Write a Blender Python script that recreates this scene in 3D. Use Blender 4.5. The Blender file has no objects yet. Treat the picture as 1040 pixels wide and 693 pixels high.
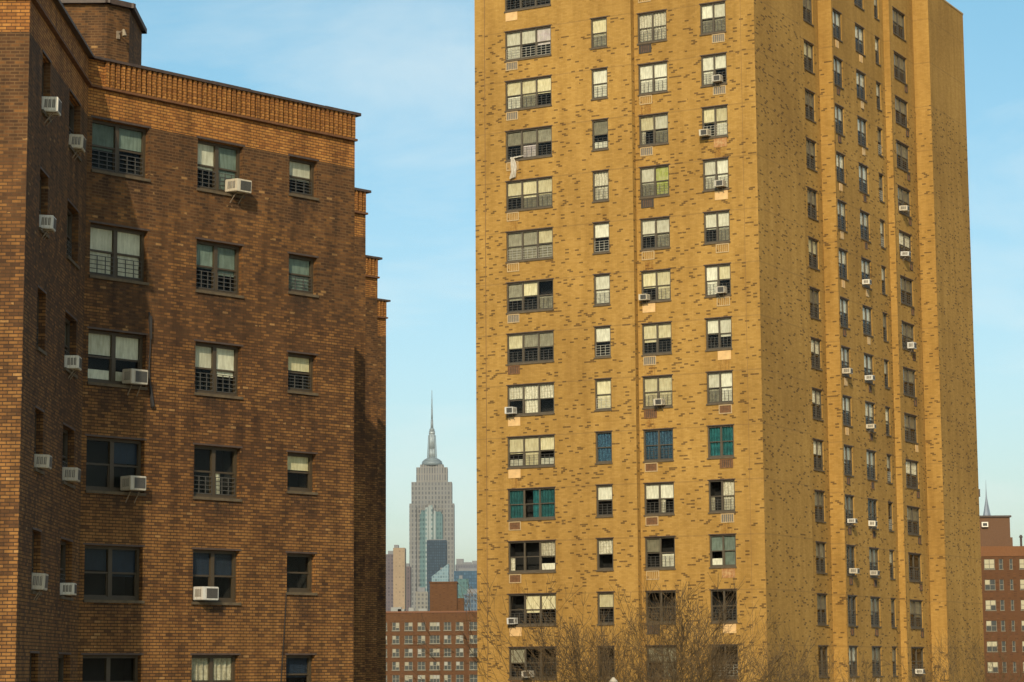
import bpy, bmesh, math, random
from math import sin, cos, pi, radians as R, floor
from mathutils import Vector, Matrix
rnd = random.Random(11)
S = bpy.context.scene
COL = S.collection
CZ = 13.0                                   # eye height above the ground

# ------------------------------------------------------------------ camera
F_PX, PITCH, ROLL = 2416.6, 0.137824, -0.006552
fw = Vector((0, cos(PITCH), sin(PITCH))); up0 = Vector((0, -sin(PITCH), cos(PITCH))); r0 = Vector((1, 0, 0))
cr = r0*cos(ROLL) + up0*sin(ROLL); cu = -r0*sin(ROLL) + up0*cos(ROLL)
cd = bpy.data.cameras.new('camera'); cam = bpy.data.objects.new('camera', cd); COL.objects.link(cam)
M = Matrix((( cr.x, cu.x, -fw.x, 0), (cr.y, cu.y, -fw.y, 0), (cr.z, cu.z, -fw.z, CZ), (0, 0, 0, 1)))
cam.matrix_world = M
cd.sensor_width = 36; cd.lens = F_PX/1040*36; cd.clip_start = 0.5; cd.clip_end = 40000
S.camera = cam

def at(px, py, Y):
    """world point on the line of sight at map depth Y (used to read sizes off the photo)"""
    v = fw + cr*((px-520)/F_PX) - cu*((py-346.5)/F_PX)
    v = v*(Y/v.y)
    return Vector((v.x, v.y, v.z+CZ))

# ------------------------------------------------------------------ objects
def tag(o, label=None, cat=None, group=None, kind=None):
    if label: o['label'] = label
    if cat: o['category'] = cat
    if group: o['group'] = group
    if kind: o['kind'] = kind
    return o

def empty(name, loc, label, cat, group=None, rz=0.0, parent=None):
    o = bpy.data.objects.new(name, None); COL.objects.link(o)
    o.location = loc; o.rotation_euler = (0, 0, rz); o.empty_display_size = .3
    tag(o, label, cat, group)
    return o

class MB:
    def __init__(s): s.v = []; s.f = []; s.uv = []; s.mi = []
    def quad(s, pts, uvs=None, mi=0):
        b = len(s.v); s.v += [tuple(p) for p in pts]; s.f.append(tuple(range(b, b+len(pts))))
        s.uv += list(uvs) if uvs else [(0, 0)]*len(pts); s.mi.append(mi)
    def box(s, lo, hi, mi=0, fr=None):
        x0, y0, z0 = lo; x1, y1, z1 = hi
        P = lambda x, y, z: (fr(x, y, z) if fr else (x, y, z))
        for q, uv in (
            (((x0,y0,z0),(x1,y0,z0),(x1,y0,z1),(x0,y0,z1)), ((x0,z0),(x1,z0),(x1,z1),(x0,z1))),
            (((x1,y1,z0),(x0,y1,z0),(x0,y1,z1),(x1,y1,z1)), ((x1,z0),(x0,z0),(x0,z1),(x1,z1))),
            (((x1,y0,z0),(x1,y1,z0),(x1,y1,z1),(x1,y0,z1)), ((y0,z0),(y1,z0),(y1,z1),(y0,z1))),
            (((x0,y1,z0),(x0,y0,z0),(x0,y0,z1),(x0,y1,z1)), ((y1,z0),(y0,z0),(y0,z1),(y1,z1))),
            (((x0,y0,z1),(x1,y0,z1),(x1,y1,z1),(x0,y1,z1)), ((x0,y0),(x1,y0),(x1,y1),(x0,y1))),
            (((x0,y1,z0),(x1,y1,z0),(x1,y0,z0),(x0,y0,z0)), ((x0,y1),(x1,y1),(x1,y0),(x0,y0)))):
            s.quad([P(*p) for p in q], uv, mi)
    def tube(s, a, b, ra, rb, n=6, mi=0, cap=True):
        a = Vector(a); b = Vector(b); d = (b-a).normalized()
        t = Vector((0, 0, 1)) if abs(d.z) < .9 else Vector((1, 0, 0))
        x = d.cross(t).normalized(); y = d.cross(x)
        c = len(s.v)
        for k in range(n):
            w = x*cos(2*pi*k/n) + y*sin(2*pi*k/n)
            s.v.append(tuple(a+w*ra)); s.v.append(tuple(b+w*rb))
        for k in range(n):
            i = c+2*k; j = c+2*((k+1) % n)
            s.f.append((i, j, j+1, i+1)); s.uv += [(0, 0)]*4; s.mi.append(mi)
        if cap:
            s.f.append(tuple(c+2*k+1 for k in range(n))); s.uv += [(0, 0)]*n; s.mi.append(mi)
            s.f.append(tuple(c+2*k for k in reversed(range(n)))); s.uv += [(0, 0)]*n; s.mi.append(mi)
    def mesh(s, name, mats):
        m = bpy.data.meshes.new(name); m.from_pydata(s.v, [], s.f)
        u = m.uv_layers.new(name='UVMap'); u.data.foreach_set('uv', [c for p in s.uv for c in p])
        for mt in (mats if isinstance(mats, (list, tuple)) else [mats]): m.materials.append(mt)
        m.polygons.foreach_set('material_index', s.mi); m.update()
        return m
    def obj(s, name, mats, parent=None, loc=(0, 0, 0), rz=0.0):
        return link(name, s.mesh(name, mats), parent, loc, rz)

def link(name, mesh, parent=None, loc=(0, 0, 0), rz=0.0):
    o = bpy.data.objects.new(name, mesh); COL.objects.link(o)
    o.location = loc; o.rotation_euler = (0, 0, rz)
    if parent: o.parent = parent
    return o

def smooth(o):
    o.data.polygons.foreach_set('use_smooth', [True]*len(o.data.polygons)); return o

# ------------------------------------------------------------------ materials
class NT:
    def __init__(s, name):
        s.m = bpy.data.materials.new(name); s.m.use_nodes = True; s.t = s.m.node_tree
        s.b = s.t.nodes['Principled BSDF']; s.out = s.t.nodes['Material Output']
    def n(s, t, **k):
        x = s.t.nodes.new(t)
        for a, v in k.items(): setattr(x, a, v)
        return x
    def l(s, a, b): s.t.links.new(a, b)
    def put(s, sock, v):
        if hasattr(v, 'is_linked') or isinstance(v, bpy.types.NodeSocket): s.l(v, sock)
        else: sock.default_value = v
    def math(s, op, a, b=None, c=None):
        x = s.n('ShaderNodeMath', operation=op)
        s.put(x.inputs[0], a)
        if b is not None: s.put(x.inputs[1], b)
        if c is not None: s.put(x.inputs[2], c)
        return x.outputs[0]
    def mix(s, fac, a, b, blend='MIX'):
        x = s.n('ShaderNodeMix', data_type='RGBA', blend_type=blend)
        s.put(x.inputs[0], fac); s.put(x.inputs[6], a); s.put(x.inputs[7], b)
        return x.outputs[2]
    def ramp(s, fac, stops, interp='LINEAR'):
        x = s.n('ShaderNodeValToRGB'); r = x.color_ramp; r.interpolation = interp
        while len(r.elements) < len(stops): r.elements.new(.5)
        for e, (p, c) in zip(r.elements, stops): e.position = p; e.color = c if len(c) == 4 else (*c, 1)
        s.put(x.inputs[0], fac); return x.outputs[0]
    def comb(s, x, y, z=0.0):
        c = s.n('ShaderNodeCombineXYZ'); s.put(c.inputs[0], x); s.put(c.inputs[1], y); s.put(c.inputs[2], z); return c.outputs[0]
    def noise(s, vec, scale, detail=3, rough=.55):
        x = s.n('ShaderNodeTexNoise'); s.put(x.inputs['Vector'], vec); x.inputs['Scale'].default_value = scale
        x.inputs['Detail'].default_value = detail; x.inputs['Roughness'].default_value = rough; return x.outputs[0]
    def white(s, vec):
        x = s.n('ShaderNodeTexWhiteNoise', noise_dimensions='3D'); s.put(x.inputs['Vector'], vec); return x.outputs[0]
def C4(c): return (*c, 1)

def plain(name, col, rough=.6, metal=0.0, spec=.4, var=.12, scale=6.0):
    t = NT(name)
    tc = t.n('ShaderNodeTexCoord').outputs['Object']
    nz = t.noise(tc, scale, 4)
    lo = tuple(c*(1-var) for c in col); hi = tuple(min(1, c*(1+var)) for c in col)
    t.l(t.ramp(nz, [(.3, lo), (.7, hi)]), t.b.inputs['Base Color'])
    t.b.inputs['Roughness'].default_value = rough; t.b.inputs['Metallic'].default_value = metal
    t.b.inputs['Specular IOR Level'].default_value = spec
    return t.m

def bricks(t, w, h, mw, mh, seed=0.0):
    uv = t.n('ShaderNodeUVMap', uv_map='UVMap').outputs[0]
    sp = t.n('ShaderNodeSeparateXYZ'); t.l(uv, sp.inputs[0]); u, v = sp.outputs[0], sp.outputs[1]
    vr = t.math('DIVIDE', v, h); row = t.math('FLOOR', vr)
    sh = t.math('MULTIPLY', t.math('FLOORED_MODULO', row, 2.0), .5)
    ur = t.math('ADD', t.math('DIVIDE', u, w), sh); col = t.math('FLOOR', ur)
    fx = t.math('SUBTRACT', ur, col); fy = t.math('SUBTRACT', vr, row)
    m = t.math('MAXIMUM', t.math('LESS_THAN', fx, mw/w), t.math('LESS_THAN', fy, mh/h))
    cell = t.comb(t.math('ADD', col, .5), t.math('ADD', row, .5), seed)
    return uv, u, v, row, col, m, cell

def brick_red(name, z_band):
    t = NT(name)
    uv, u, v, row, col, mort, cell = bricks(t, .205, .0787, .018, .023)
    h1 = t.white(cell)
    h2 = t.white(t.comb(t.math('ADD', col, 31.5), t.math('ADD', row, 7.5), 4.0))
    big = t.noise(t.comb(u, t.math('MULTIPLY', v, 1.6)), .22, 3, .6)
    med = t.noise(t.comb(u, t.math('MULTIPLY', v, 3.0)), .9, 3, .6)
    # dark kiln-fired bricks gather in the upper storeys, orange ones lower down
    zone = t.math('ADD', t.math('ADD', .34, t.math('MULTIPLY', t.math('SUBTRACT', v, z_band-8.5), .055)),
                  t.math('ADD', t.math('MULTIPLY', t.math('SUBTRACT', big, .5), 1.5), t.math('MULTIPLY', t.math('SUBTRACT', med, .5), .8)))
    zone = t.math('ADD', zone, t.math('MULTIPLY', t.math('SUBTRACT', h1, .5), .72))
    body = t.ramp(zone, [(0, (.225, .106, .029)), (.35, (.172, .076, .021)), (.65, (.104, .046, .015)), (1, (.060, .029, .011))])
    body = t.mix(t.math('MULTIPLY', t.math('LESS_THAN', h2, .15), .62), body, C4((.045, .021, .009)))
    pale = t.math('MULTIPLY', t.math('GREATER_THAN', h2, .978), t.math('GREATER_THAN', med, .52))
    body = t.mix(t.math('MULTIPLY', pale, .6), body, C4((.36, .20, .07)))
    band = t.ramp(h1, [(0, (.39, .178, .042)), (.5, (.33, .140, .032)), (.85, (.27, .108, .025)), (1, (.20, .078, .019))])
    inband = t.math('GREATER_THAN', v, z_band)
    c = t.mix(inband, body, band)
    newer = t.ramp(t.math('ADD', t.math('MULTIPLY', t.math('SUBTRACT', v, z_band-4.5), .12), big), [(.40, (0, 0, 0)), (.75, (1, 1, 1))])
    mcol = t.mix(inband, t.mix(newer, C4((.050, .026, .011)), C4((.118, .064, .025))), C4((.105, .045, .015)))
    c = t.mix(mort, c, mcol)
    st = t.noise(t.comb(t.math('MULTIPLY', u, 2.2), t.math('MULTIPLY', v, .35)), 1.0, 5, .65)
    c = t.mix(1.0, c, t.ramp(st, [(.3, (.52, .51, .50)), (.62, (1.12, 1.10, 1.07))]), 'MULTIPLY')
    t.l(c, t.b.inputs['Base Color']); t.b.inputs['Roughness'].default_value = .88
    t.b.inputs['Specular IOR Level'].default_value = .25
    bp = t.n('ShaderNodeBump'); bp.inputs['Strength'].default_value = .5; bp.inputs['Distance'].default_value = .012
    t.l(t.math('SUBTRACT', t.math('MULTIPLY', h2, .35), mort), bp.inputs['Height']); t.l(bp.outputs[0], t.b.inputs['Normal'])
    return t.m

def brick_yellow(name, z_fleck):
    t = NT(name)
    uv, u, v, row, col, mort, cell = bricks(t, .235, .085, .012, .012)
    h1 = t.white(cell); h2 = t.white(t.comb(t.math('ADD', col, 11.5), t.math('ADD', row, 3.5), 9.0))
    base = t.ramp(h1, [(0, (.322, .182, .043)), (.5, (.356, .204, .050)), (1, (.384, .224, .060))])
    base = t.mix(t.math('MULTIPLY', mort, .45), base, C4((.262, .160, .042)))
    # single dark bricks sprinkled over the body of the wall, with random neighbours
    clus = t.noise(t.comb(u, v), .55, 2)
    lim = t.math('SUBTRACT', .990, t.math('MULTIPLY', clus, .145))
    fl = t.math('MULTIPLY', t.math('GREATER_THAN', h2, lim), t.math('LESS_THAN', v, z_fleck))
    fl = t.math('MULTIPLY', fl, t.math('SUBTRACT', 1.0, t.math('MULTIPLY', mort, .7)))
    c = t.mix(t.math('MULTIPLY', fl, .84), base, C4((.100, .054, .019)))
    st = t.noise(t.comb(t.math('MULTIPLY', u, 1.6), t.math('MULTIPLY', v, .16)), 1.0, 5, .6)
    c = t.mix(1.0, c, t.ramp(st, [(.28, (.80, .77, .72)), (.6, (1.03, 1.03, 1.03))]), 'MULTIPLY')
    big = t.noise(t.comb(u, v), .13, 3)
    c = t.mix(1.0, c, t.ramp(big, [(.3, (.76, .74, .71)), (.7, (1.06, 1.06, 1.05))]), 'MULTIPLY')
    # floor-line courses, a shade darker
    fc = t.math('FLOORED_MODULO', t.math('SUBTRACT', v, .45), 2.743)
    c = t.mix(t.math('MULTIPLY', t.math('LESS_THAN', fc, .07), .28), c, C4((.12, .07, .03)))
    t.l(c, t.b.inputs['Base Color']); t.b.inputs['Roughness'].default_value = .9
    t.b.inputs['Specular IOR Level'].default_value = .2
    bp = t.n('ShaderNodeBump'); bp.inputs['Strength'].default_value = .35; bp.inputs['Distance'].default_value = .01
    t.l(t.math('MULTIPLY', mort, -1.0), bp.inputs['Height']); t.l(bp.outputs[0], t.b.inputs['Normal'])
    return t.m

def glass(name, tint=(.92, .93, .90)):
    t = NT(name)
    tr = t.n('ShaderNodeBsdfTransparent'); tr.inputs[0].default_value = C4(tint)
    gl = t.n('ShaderNodeBsdfGlossy'); gl.inputs['Roughness'].default_value = .03
    lw = t.n('ShaderNodeLayerWeight'); lw.inputs[0].default_value = .5
    fr = t.math('ADD', .013, t.math('MULTIPLY', t.math('POWER', lw.outputs['Facing'], 4.5), .9))
    tc = t.n('ShaderNodeTexCoord').outputs['Object']
    bp = t.n('ShaderNodeBump'); bp.inputs['Strength'].default_value = .06; bp.inputs['Distance'].default_value = .05
    t.l(t.noise(tc, 1.3, 2), bp.inputs['Height']); t.l(bp.outputs[0], gl.inputs['Normal'])
    mx = t.n('ShaderNodeMixShader'); t.l(fr, mx.inputs[0]); t.l(tr.outputs[0], mx.inputs[1]); t.l(gl.outputs[0], mx.inputs[2])
    t.l(mx.outputs[0], t.out.inputs['Surface'])
    return t.m

def cloth(name, a, b, scale=9.0):
    t = NT(name)
    tc = t.n('ShaderNodeTexCoord').outputs['Object']
    sp = t.n('ShaderNodeSeparateXYZ'); t.l(tc, sp.inputs[0]); oi = t.n('ShaderNodeObjectInfo').outputs['Random']
    st = t.noise(t.comb(t.math('MULTIPLY', sp.outputs[0], 3.0), t.math('MULTIPLY', sp.outputs[2], .5), t.math('MULTIPLY', oi, 40.0)), 5.0, 3)  # vertical streaks: fold shading put into the colour of flat blinds
    c = t.mix(1.0, t.ramp(t.noise(tc, scale, 3), [(.38, a), (.62, b)]), t.ramp(st, [(.3, (.74, .72, .68)), (.65, (1.06, 1.06, 1.05))]), 'MULTIPLY')
    c = t.mix(1.0, c, t.ramp(oi, [(0, (.70, .68, .63)), (1, (1.08, 1.08, 1.06))]), 'MULTIPLY')
    t.l(c, t.b.inputs['Base Color'])
    t.b.inputs['Roughness'].default_value = .85
    return t.m

def facade_grid(name, wall, win, pw, ph, fw_, fh_, z0=0.0):
    """far towers: repeated bays of wall and glazing, in metres"""
    t = NT(name)
    uv = t.n('ShaderNodeUVMap', uv_map='UVMap').outputs[0]
    sp = t.n('ShaderNodeSeparateXYZ'); t.l(uv, sp.inputs[0])
    a = t.math('DIVIDE', sp.outputs[0], pw); b = t.math('DIVIDE', sp.outputs[1], ph)
    ia = t.math('FLOOR', a); ib = t.math('FLOOR', b)
    wx = t.math('LESS_THAN', t.math('SUBTRACT', a, ia), fw_); wy = t.math('LESS_THAN', t.math('SUBTRACT', b, ib), fh_)
    k = t.math('MULTIPLY', wx, wy)
    hz = t.white(t.comb(t.math('ADD', ia, .5), t.math('ADD', ib, .5), 2.0))
    wc = t.ramp(hz, [(0, tuple(c*.7 for c in win)), (1, tuple(min(1, c*1.35) for c in win))])
    nz = t.noise(uv, .02, 3)
    bc = t.ramp(nz, [(.3, tuple(c*.9 for c in wall)), (.7, tuple(c*1.08 for c in wall))])
    t.l(t.mix(k, bc, wc), t.b.inputs['Base Color']); t.b.inputs['Roughness'].default_value = .7; t.b.inputs['Specular IOR Level'].default_value = .15
    return t.m

Z_BAND = CZ + 14.20
Z_FLK = CZ + 34.2
M_RED = brick_red('variegated_red_brick', Z_BAND)
M_YEL = brick_yellow('yellow_flecked_brick', Z_FLK)
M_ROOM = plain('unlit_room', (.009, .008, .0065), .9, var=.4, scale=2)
M_GLASS = glass('window_glass'); M_GLASS2 = glass('aged_window_glass', (.85, .87, .83))
M_FRAME = plain('bronze_window_frame', (.072, .056, .034), .55)
M_FRAME2 = plain('brown_window_frame', (.050, .035, .018), .55)
M_SILL = plain('weathered_sill', (.085, .060, .032), .8, var=.25)
M_GUARD = plain('dark_window_guard', (.055, .05, .04), .5)
M_GUARDW = plain('pale_window_guard', (.30, .28, .22), .5)
M_CAP = plain('dark_coping', (.055, .035, .025), .6, var=.3)
M_ROOF = plain('roof_felt', (.08, .075, .07), .9)
M_AC = plain('aged_white_enamel', (.62, .57, .46), .45, var=.1, scale=4)
M_ACG = plain('grey_louvre', (.13, .115, .09), .5)
M_ACD = plain('dark_grille', (.035, .033, .03), .5)
M_IRON = plain('weathered_bracket', (.20, .15, .10), .7)
M_TAN = plain('tan_cover_panel', (.55, .345, .145), .7, var=.16, scale=3)
M_PALE = plain('pale_grille', (.38, .265, .13), .6)
M_BRN = plain('rust_brown_grille', (.13, .06, .022), .75, var=.3)
M_DKS = plain('dark_sleeve', (.045, .035, .025), .7)
M_RUST = cloth('rusted_panel', (.46, .28, .12), (.36, .16, .05), 6)
BL = {'W': cloth('white_shade', (.62, .59, .48), (.69, .66, .55), 3),
      'Y': cloth('cream_shade', (.60, .52, .32), (.66, .59, .39), 3),
      'G': cloth('grey_shade', (.20, .18, .125), (.26, .235, .165), 3),
      'g': cloth('sage_shade', (.13, .17, .145), (.17, .215, .185), 3),
      'V': cloth('green_yellow_shade', (.40, .44, .08), (.52, .52, .22), 3),
      'L': cloth('lilac_shade', (.48, .40, .42), (.55, .49, .46), 3),
      'O': cloth('orange_panel', (.50, .22, .06), (.58, .28, .08), 3),
      'T': cloth('teal_curtain', (.0, .062, .070), (.006, .105, .115), 5),
      'B': cloth('blue_patterned_curtain', (.008, .030, .075), (.05, .14, .22), 16),
      'C': cloth('pale_lace_curtain', (.42, .38, .28), (.66, .61, .49), 12),
      'N': cloth('navy_shade', (.004, .012, .030), (.007, .018, .040), 3)}

# ------------------------------------------------------------------ wall faces
class Face:
    """a vertical wall plane: x runs to the right as seen from outside, y runs into the wall"""
    def __init__(s, o, e, uoff=0.0):
        s.o = Vector((o[0], o[1])); s.e = Vector((e[0], e[1])).normalized(); s.n = Vector((-s.e.y, s.e.x)); s.uoff = uoff
        s.ang = math.atan2(s.e.y, s.e.x)
    def p(s, x, y, z):
        q = s.o + s.e*x + s.n*y; return (q.x, q.y, z)
def wall(mb, f, x0, x1, z0, z1, openings=(), brick_d=.13, deep=.75, mi=0, md=1):
    xs = sorted({x0, x1, *[o[0] for o in openings], *[o[1] for o in openings]})
    zs = sorted({z0, z1, *[o[2] for o in openings], *[o[3] for o in openings]})
    for i in range(len(xs)-1):
        j = 0
        while j < len(zs)-1:
            cx = (xs[i]+xs[i+1])/2
            hole = lambda k: any(o[0] < cx < o[1] and o[2] < (zs[k]+zs[k+1])/2 < o[3] for o in openings)
            if hole(j): j += 1; continue
            k = j
            while k+1 < len(zs)-1 and not hole(k+1): k += 1
            a, b, c, d = xs[i], xs[i+1], zs[j], zs[k+1]
            mb.quad([f.p(a,0,c), f.p(b,0,c), f.p(b,0,d), f.p(a,0,d)], [(a+f.uoff,c),(b+f.uoff,c),(b+f.uoff,d),(a+f.uoff,d)], mi)
            j = k+1
    for (a, b, c, d) in openings:
        for (y0, y1, m_) in ((0, brick_d, mi), (brick_d, deep, md)):
            u0, u1 = f.uoff+a, f.uoff+b
            mb.quad([f.p(a,y0,c), f.p(a,y0,d), f.p(a,y1,d), f.p(a,y1,c)], [(u0,c),(u0,d),(u0+y1-y0,d),(u0+y1-y0,c)], m_)
            mb.quad([f.p(b,y0,d), f.p(b,y0,c), f.p(b,y1,c), f.p(b,y1,d)], [(u1,d),(u1,c),(u1+y1-y0,c),(u1+y1-y0,d)], m_)
            mb.quad([f.p(a,y0,d), f.p(b,y0,d), f.p(b,y1,d), f.p(a,y1,d)], [(u0,d),(u1,d),(u1,d+.1),(u0,d+.1)], m_)
            mb.quad([f.p(a,y0,c), f.p(b,y0,c), f.p(b,y1,c), f.p(a,y1,c)], [(u0,c),(u1,c),(u1,c-.1),(u0,c-.1)], m_)
        mb.quad([f.p(a,deep,c), f.p(b,deep,c), f.p(b,deep,d), f.p(a,deep,d)], None, md)

# ------------------------------------------------------------------ windows
MESH = {}
def cached(key, fn):
    if key not in MESH: MESH[key] = fn()
    return MESH[key]

def frame_mesh(w, h, n, st):
    fw_, mu, d = st['f'], st['m'], .09
    mb = MB()
    mb.box((0, 0, 0), (fw_, d, h)); mb.box((w-fw_, 0, 0), (w, d, h))
    mb.box((fw_, .002, 0), (w-fw_, d, fw_*1.1)); mb.box((fw_, .002, h-fw_), (w-fw_, d, h))
    pw = (w-2*fw_-(n-1)*mu)/n
    for i in range(n):
        a = fw_+i*(pw+mu)
        if i: mb.box((a-mu, .004, fw_*1.1), (a, d, h-fw_))
        r = .045
        mb.box((a, .02, h*.49), (a+pw, d-.01, h*.49+r))                       # meeting rail
        mb.box((a, .035, fw_*1.1), (a+.03, d-.012, h*.49)); mb.box((a+pw-.03, .035, fw_*1.1), (a+pw, d-.012, h*.49))
        mb.box((a+.03, .035, fw_*1.1), (a+pw-.03, d-.012, fw_*1.1+.04))
    mb.box((-.03, -st['rec']-.05, -.075), (w+.03, d, -.002), 1)               # sill
    if st.get('lintel_shade'): mb.box((-.05, -st['rec']-.012, h+.003), (w+.05, d-.02, h+.05), 2)  # dark lintel bar, the window-head shadow put into its colour
    return mb.mesh('window_frame', [st['mat'], M_SILL, M_CAP])
def pane_mesh(w, h, m):
    mb = MB(); mb.quad([(.03, .055, .03), (w-.03, .055, .03), (w-.03, .055, h-.03), (.03, .055, h-.03)]); return mb.mesh('pane', [m])
def blind_mesh(w, h, m, wave):
    mb = MB()
    n = max(6, int(w/.035)) if wave else 1
    for i in range(n):
        a, b = w*i/n, w*(i+1)/n
        ya = .022*sin(i*1.35) if wave else 0; yb = .022*sin((i+1)*1.35) if wave else 0
        mb.quad([(a, ya, 0), (b, yb, 0), (b, yb, h), (a, ya, h)])
        mb.quad([(b, yb+.008, 0), (a, ya+.008, 0), (a, ya+.008, h), (b, yb+.008, h)])
    if not wave: mb.box((0, -.008, -.02), (w, .014, .012))
    return mb.mesh('blind', [m])
def guard_mesh(w, h, m, nv):
    mb = MB()
    for k in range(5):
        z = h*k/4.0; mb.box((0, 0, z-.009), (w, .016, z+.009))
    for k in range(nv+1):
        x = w*k/nv; mb.box((max(0, x-.011), -.004, -.01), (min(w, x+.011), .012, h+.01))
    return mb.mesh('window_guard', [m])

def window(parent, f, x0, x1, zt, h, n, kind, st, codes, guard='d', seed=0):
    """codes: one 'UL' pair per pane: what hangs in the upper and in the lower half; '-' is a dark room"""
    rr_ = random.Random(seed)
    w = x1-x0; base = Vector(parent.location)
    P = Vector(f.p(x0, st['rec'], zt-h)) - base
    fm = cached(('f', round(w, 3), h, n, st['id']), lambda: frame_mesh(w, h, n, st))
    o = link(kind, fm, parent, P, f.ang)
    link('pane', cached(('p', round(w, 3), h, st['id']), lambda: pane_mesh(w, h, st['glass'])), o)
    fw_, mu = st['f'], st['m']; pw = (w-2*fw_-(n-1)*mu)/n
    for i, c in enumerate(codes):
        a = fw_+i*(pw+mu); U, L = c[0], c[1]; D_ = .075
        def put(code, z0, z1, fx0=0.0, fx1=1.0):
            wave = code in 'TBC'
            ww = round(pw*(fx1-fx0), 2); hh = round(z1-z0, 2)
            m = cached(('b', ww, hh, code), lambda: blind_mesh(ww, hh, BL[code], wave))
            link('curtain' if wave else 'blind', m, o, (a+pw*fx0, D_+rr_.uniform(0, .02), z0))
        if U != '-' and U == L: put(U, fw_+.02, h-fw_)
        else:
            if U != '-': put(U, h*.49+rr_.choice([.0, .03, -.12, .10, -.04]), h-fw_)
            if L == 'l': put('C', fw_+.02, h*.49, 0, .35)
            elif L == 'r': put('T', fw_+.02, h-fw_, .55, 1)
            elif L == 'h': put('W', fw_+.02, h*.27)
            elif L != '-': put(L, fw_+.02, h*.46)
    if guard:
        gm = M_GUARD if guard == 'd' else M_GUARDW
        for i in range(n):
            a = fw_+i*(pw+mu)
            m = cached(('g', round(pw, 3), h, guard), lambda: guard_mesh(pw, h*.33, gm, 3 if pw > .5 else 2))
            link('window_guard', m, o, (a, -.012, fw_+.03))
    return o

# ------------------------------------------------------------------ air conditioners
def ac_meshes():
    w, h, d = .52, .36, .46
    def case():
        bm = bmesh.new(); bmesh.ops.create_cube(bm, size=1)
        for v in bm.verts: v.co = Vector(((v.co.x+.5)*w, (v.co.y-.5)*d, (v.co.z+.5)*h))
        bmesh.ops.bevel(bm, geom=bm.edges[:], offset=.014, segments=2, affect='EDGES')
        m = bpy.data.meshes.new('case'); bm.to_mesh(m); m.materials.append(M_AC); return m
    def grille():
        mb = MB(); mb.box((.13, -d-.006, .05), (w-.035, -d+.01, h-.045))
        for k in range(9):
            z = .062+k*.028; mb.box((.13, -d-.010, z), (w-.035, -d-.006, z+.007), 1)
        return mb.mesh('grille', [M_ACD, M_ACG])
    def louvre(x):
        s = 1 if x else -1
        mb = MB()
        for k in range(3):
            y = -d+.07+k*.10; xa, xb = sorted((x+s*.004, x-s*.01))
            mb.box((xa, y, .09), (xb, y+.075, h-.07))
            mb.box((min(x+s*.008, x), y+.03, .10), (max(x+s*.008, x), y+.036, h-.08), 1)
        return mb.mesh('louvre', [M_ACG, M_AC])
    def bracket():
        mb = MB()
        for x in (0,):
            mb.tube((x, -d*.72, 0), (x, .0, -.42), .015, .015, 5); mb.tube((x, -d*.9, -.004), (x, 0, -.004), .012, .012, 5); mb.tube((x, -.004, .01), (x, -.004, -.43), .012, .012, 5)
        return mb.mesh('bracket', [M_IRON])
    return case(), grille(), louvre(0), louvre(w), bracket()
ACM = ac_meshes()
ACV = []
for i_, c_ in enumerate(((.60, .56, .46), (.48, .42, .31), (.52, .50, .44), (.40, .36, .28))):
    m2 = ACM[0].copy(); m2.materials.clear(); t = NT('enamel_%s' % ('white', 'yellowed', 'grey_white', 'grimy')[i_])
    tc = t.n('ShaderNodeTexCoord').outputs['Object']; sp = t.n('ShaderNodeSeparateXYZ'); t.l(tc, sp.inputs[0])
    st = t.noise(t.comb(t.math('MULTIPLY', sp.outputs[0], 9.0), t.math('MULTIPLY', sp.outputs[1], 9.0), t.math('MULTIPLY', sp.outputs[2], 1.5)), 2.0, 4)
    t.l(t.mix(t.ramp(st, [(.48, (0, 0, 0)), (.8, (.75, .75, .75))]), C4(c_), C4((.20, .13, .07))), t.b.inputs['Base Color']); t.b.inputs['Roughness'].default_value = .5
    m2.materials.append(t.m); ACV.append(m2)
ACQ = random.Random(17)
def ac(f, x, z, rec, label, group, bracket=True, scale=1.0, out=.0):
    """sits in a window opening of face f, its left end at x, its base at z"""
    o = empty('air_conditioner', f.p(x, rec-out, z), label, 'air conditioner', group, f.ang)
    o.scale = (scale*ACQ.uniform(.94, 1.06), ACQ.uniform(.85, 1.12), scale*ACQ.uniform(.92, 1.08)); o.rotation_euler = (R(ACQ.uniform(0, 4)), 0, f.ang)
    link('case', ACQ.choice(ACV), o); link('grille', ACM[1], o); link('louvre', ACM[2], o); link('louvre', ACM[3], o)
    if bracket: link('bracket', ACM[4], o, (.12, 0, 0)); link('bracket', ACM[4], o, (.40, 0, 0))
    return o

# ================================================================== the setting
def ground():
    mb = MB(); q = 16000
    mb.quad([(-q, -3000, 0), (q, -3000, 0), (q, q, 0), (-q, q, 0)])
    t = NT('city_ground')
    tc = t.n('ShaderNodeTexCoord').outputs['Object']
    t.l(t.ramp(t.noise(tc, .06, 6), [(.3, (.20, .165, .115)), (.7, (.30, .25, .18))]), t.b.inputs['Base Color']); t.b.inputs['Roughness'].default_value = .9
    tag(mb.obj('ground', [t.m]), kind='structure')
    mb = MB(); mb.quad([(-60, 20, .004), (60, 20, .004), (60, 118, .004), (-60, 118, .004)])
    t = NT('lawn_turf'); tc = t.n('ShaderNodeTexCoord').outputs['Object']
    t.l(t.ramp(t.noise(tc, .8, 6), [(.3, (.17, .14, .07)), (.7, (.26, .21, .11))]), t.b.inputs['Base Color']); t.b.inputs['Roughness'].default_value = .95
    tag(mb.obj('lawn', [t.m]), kind='structure')
ground()

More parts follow.
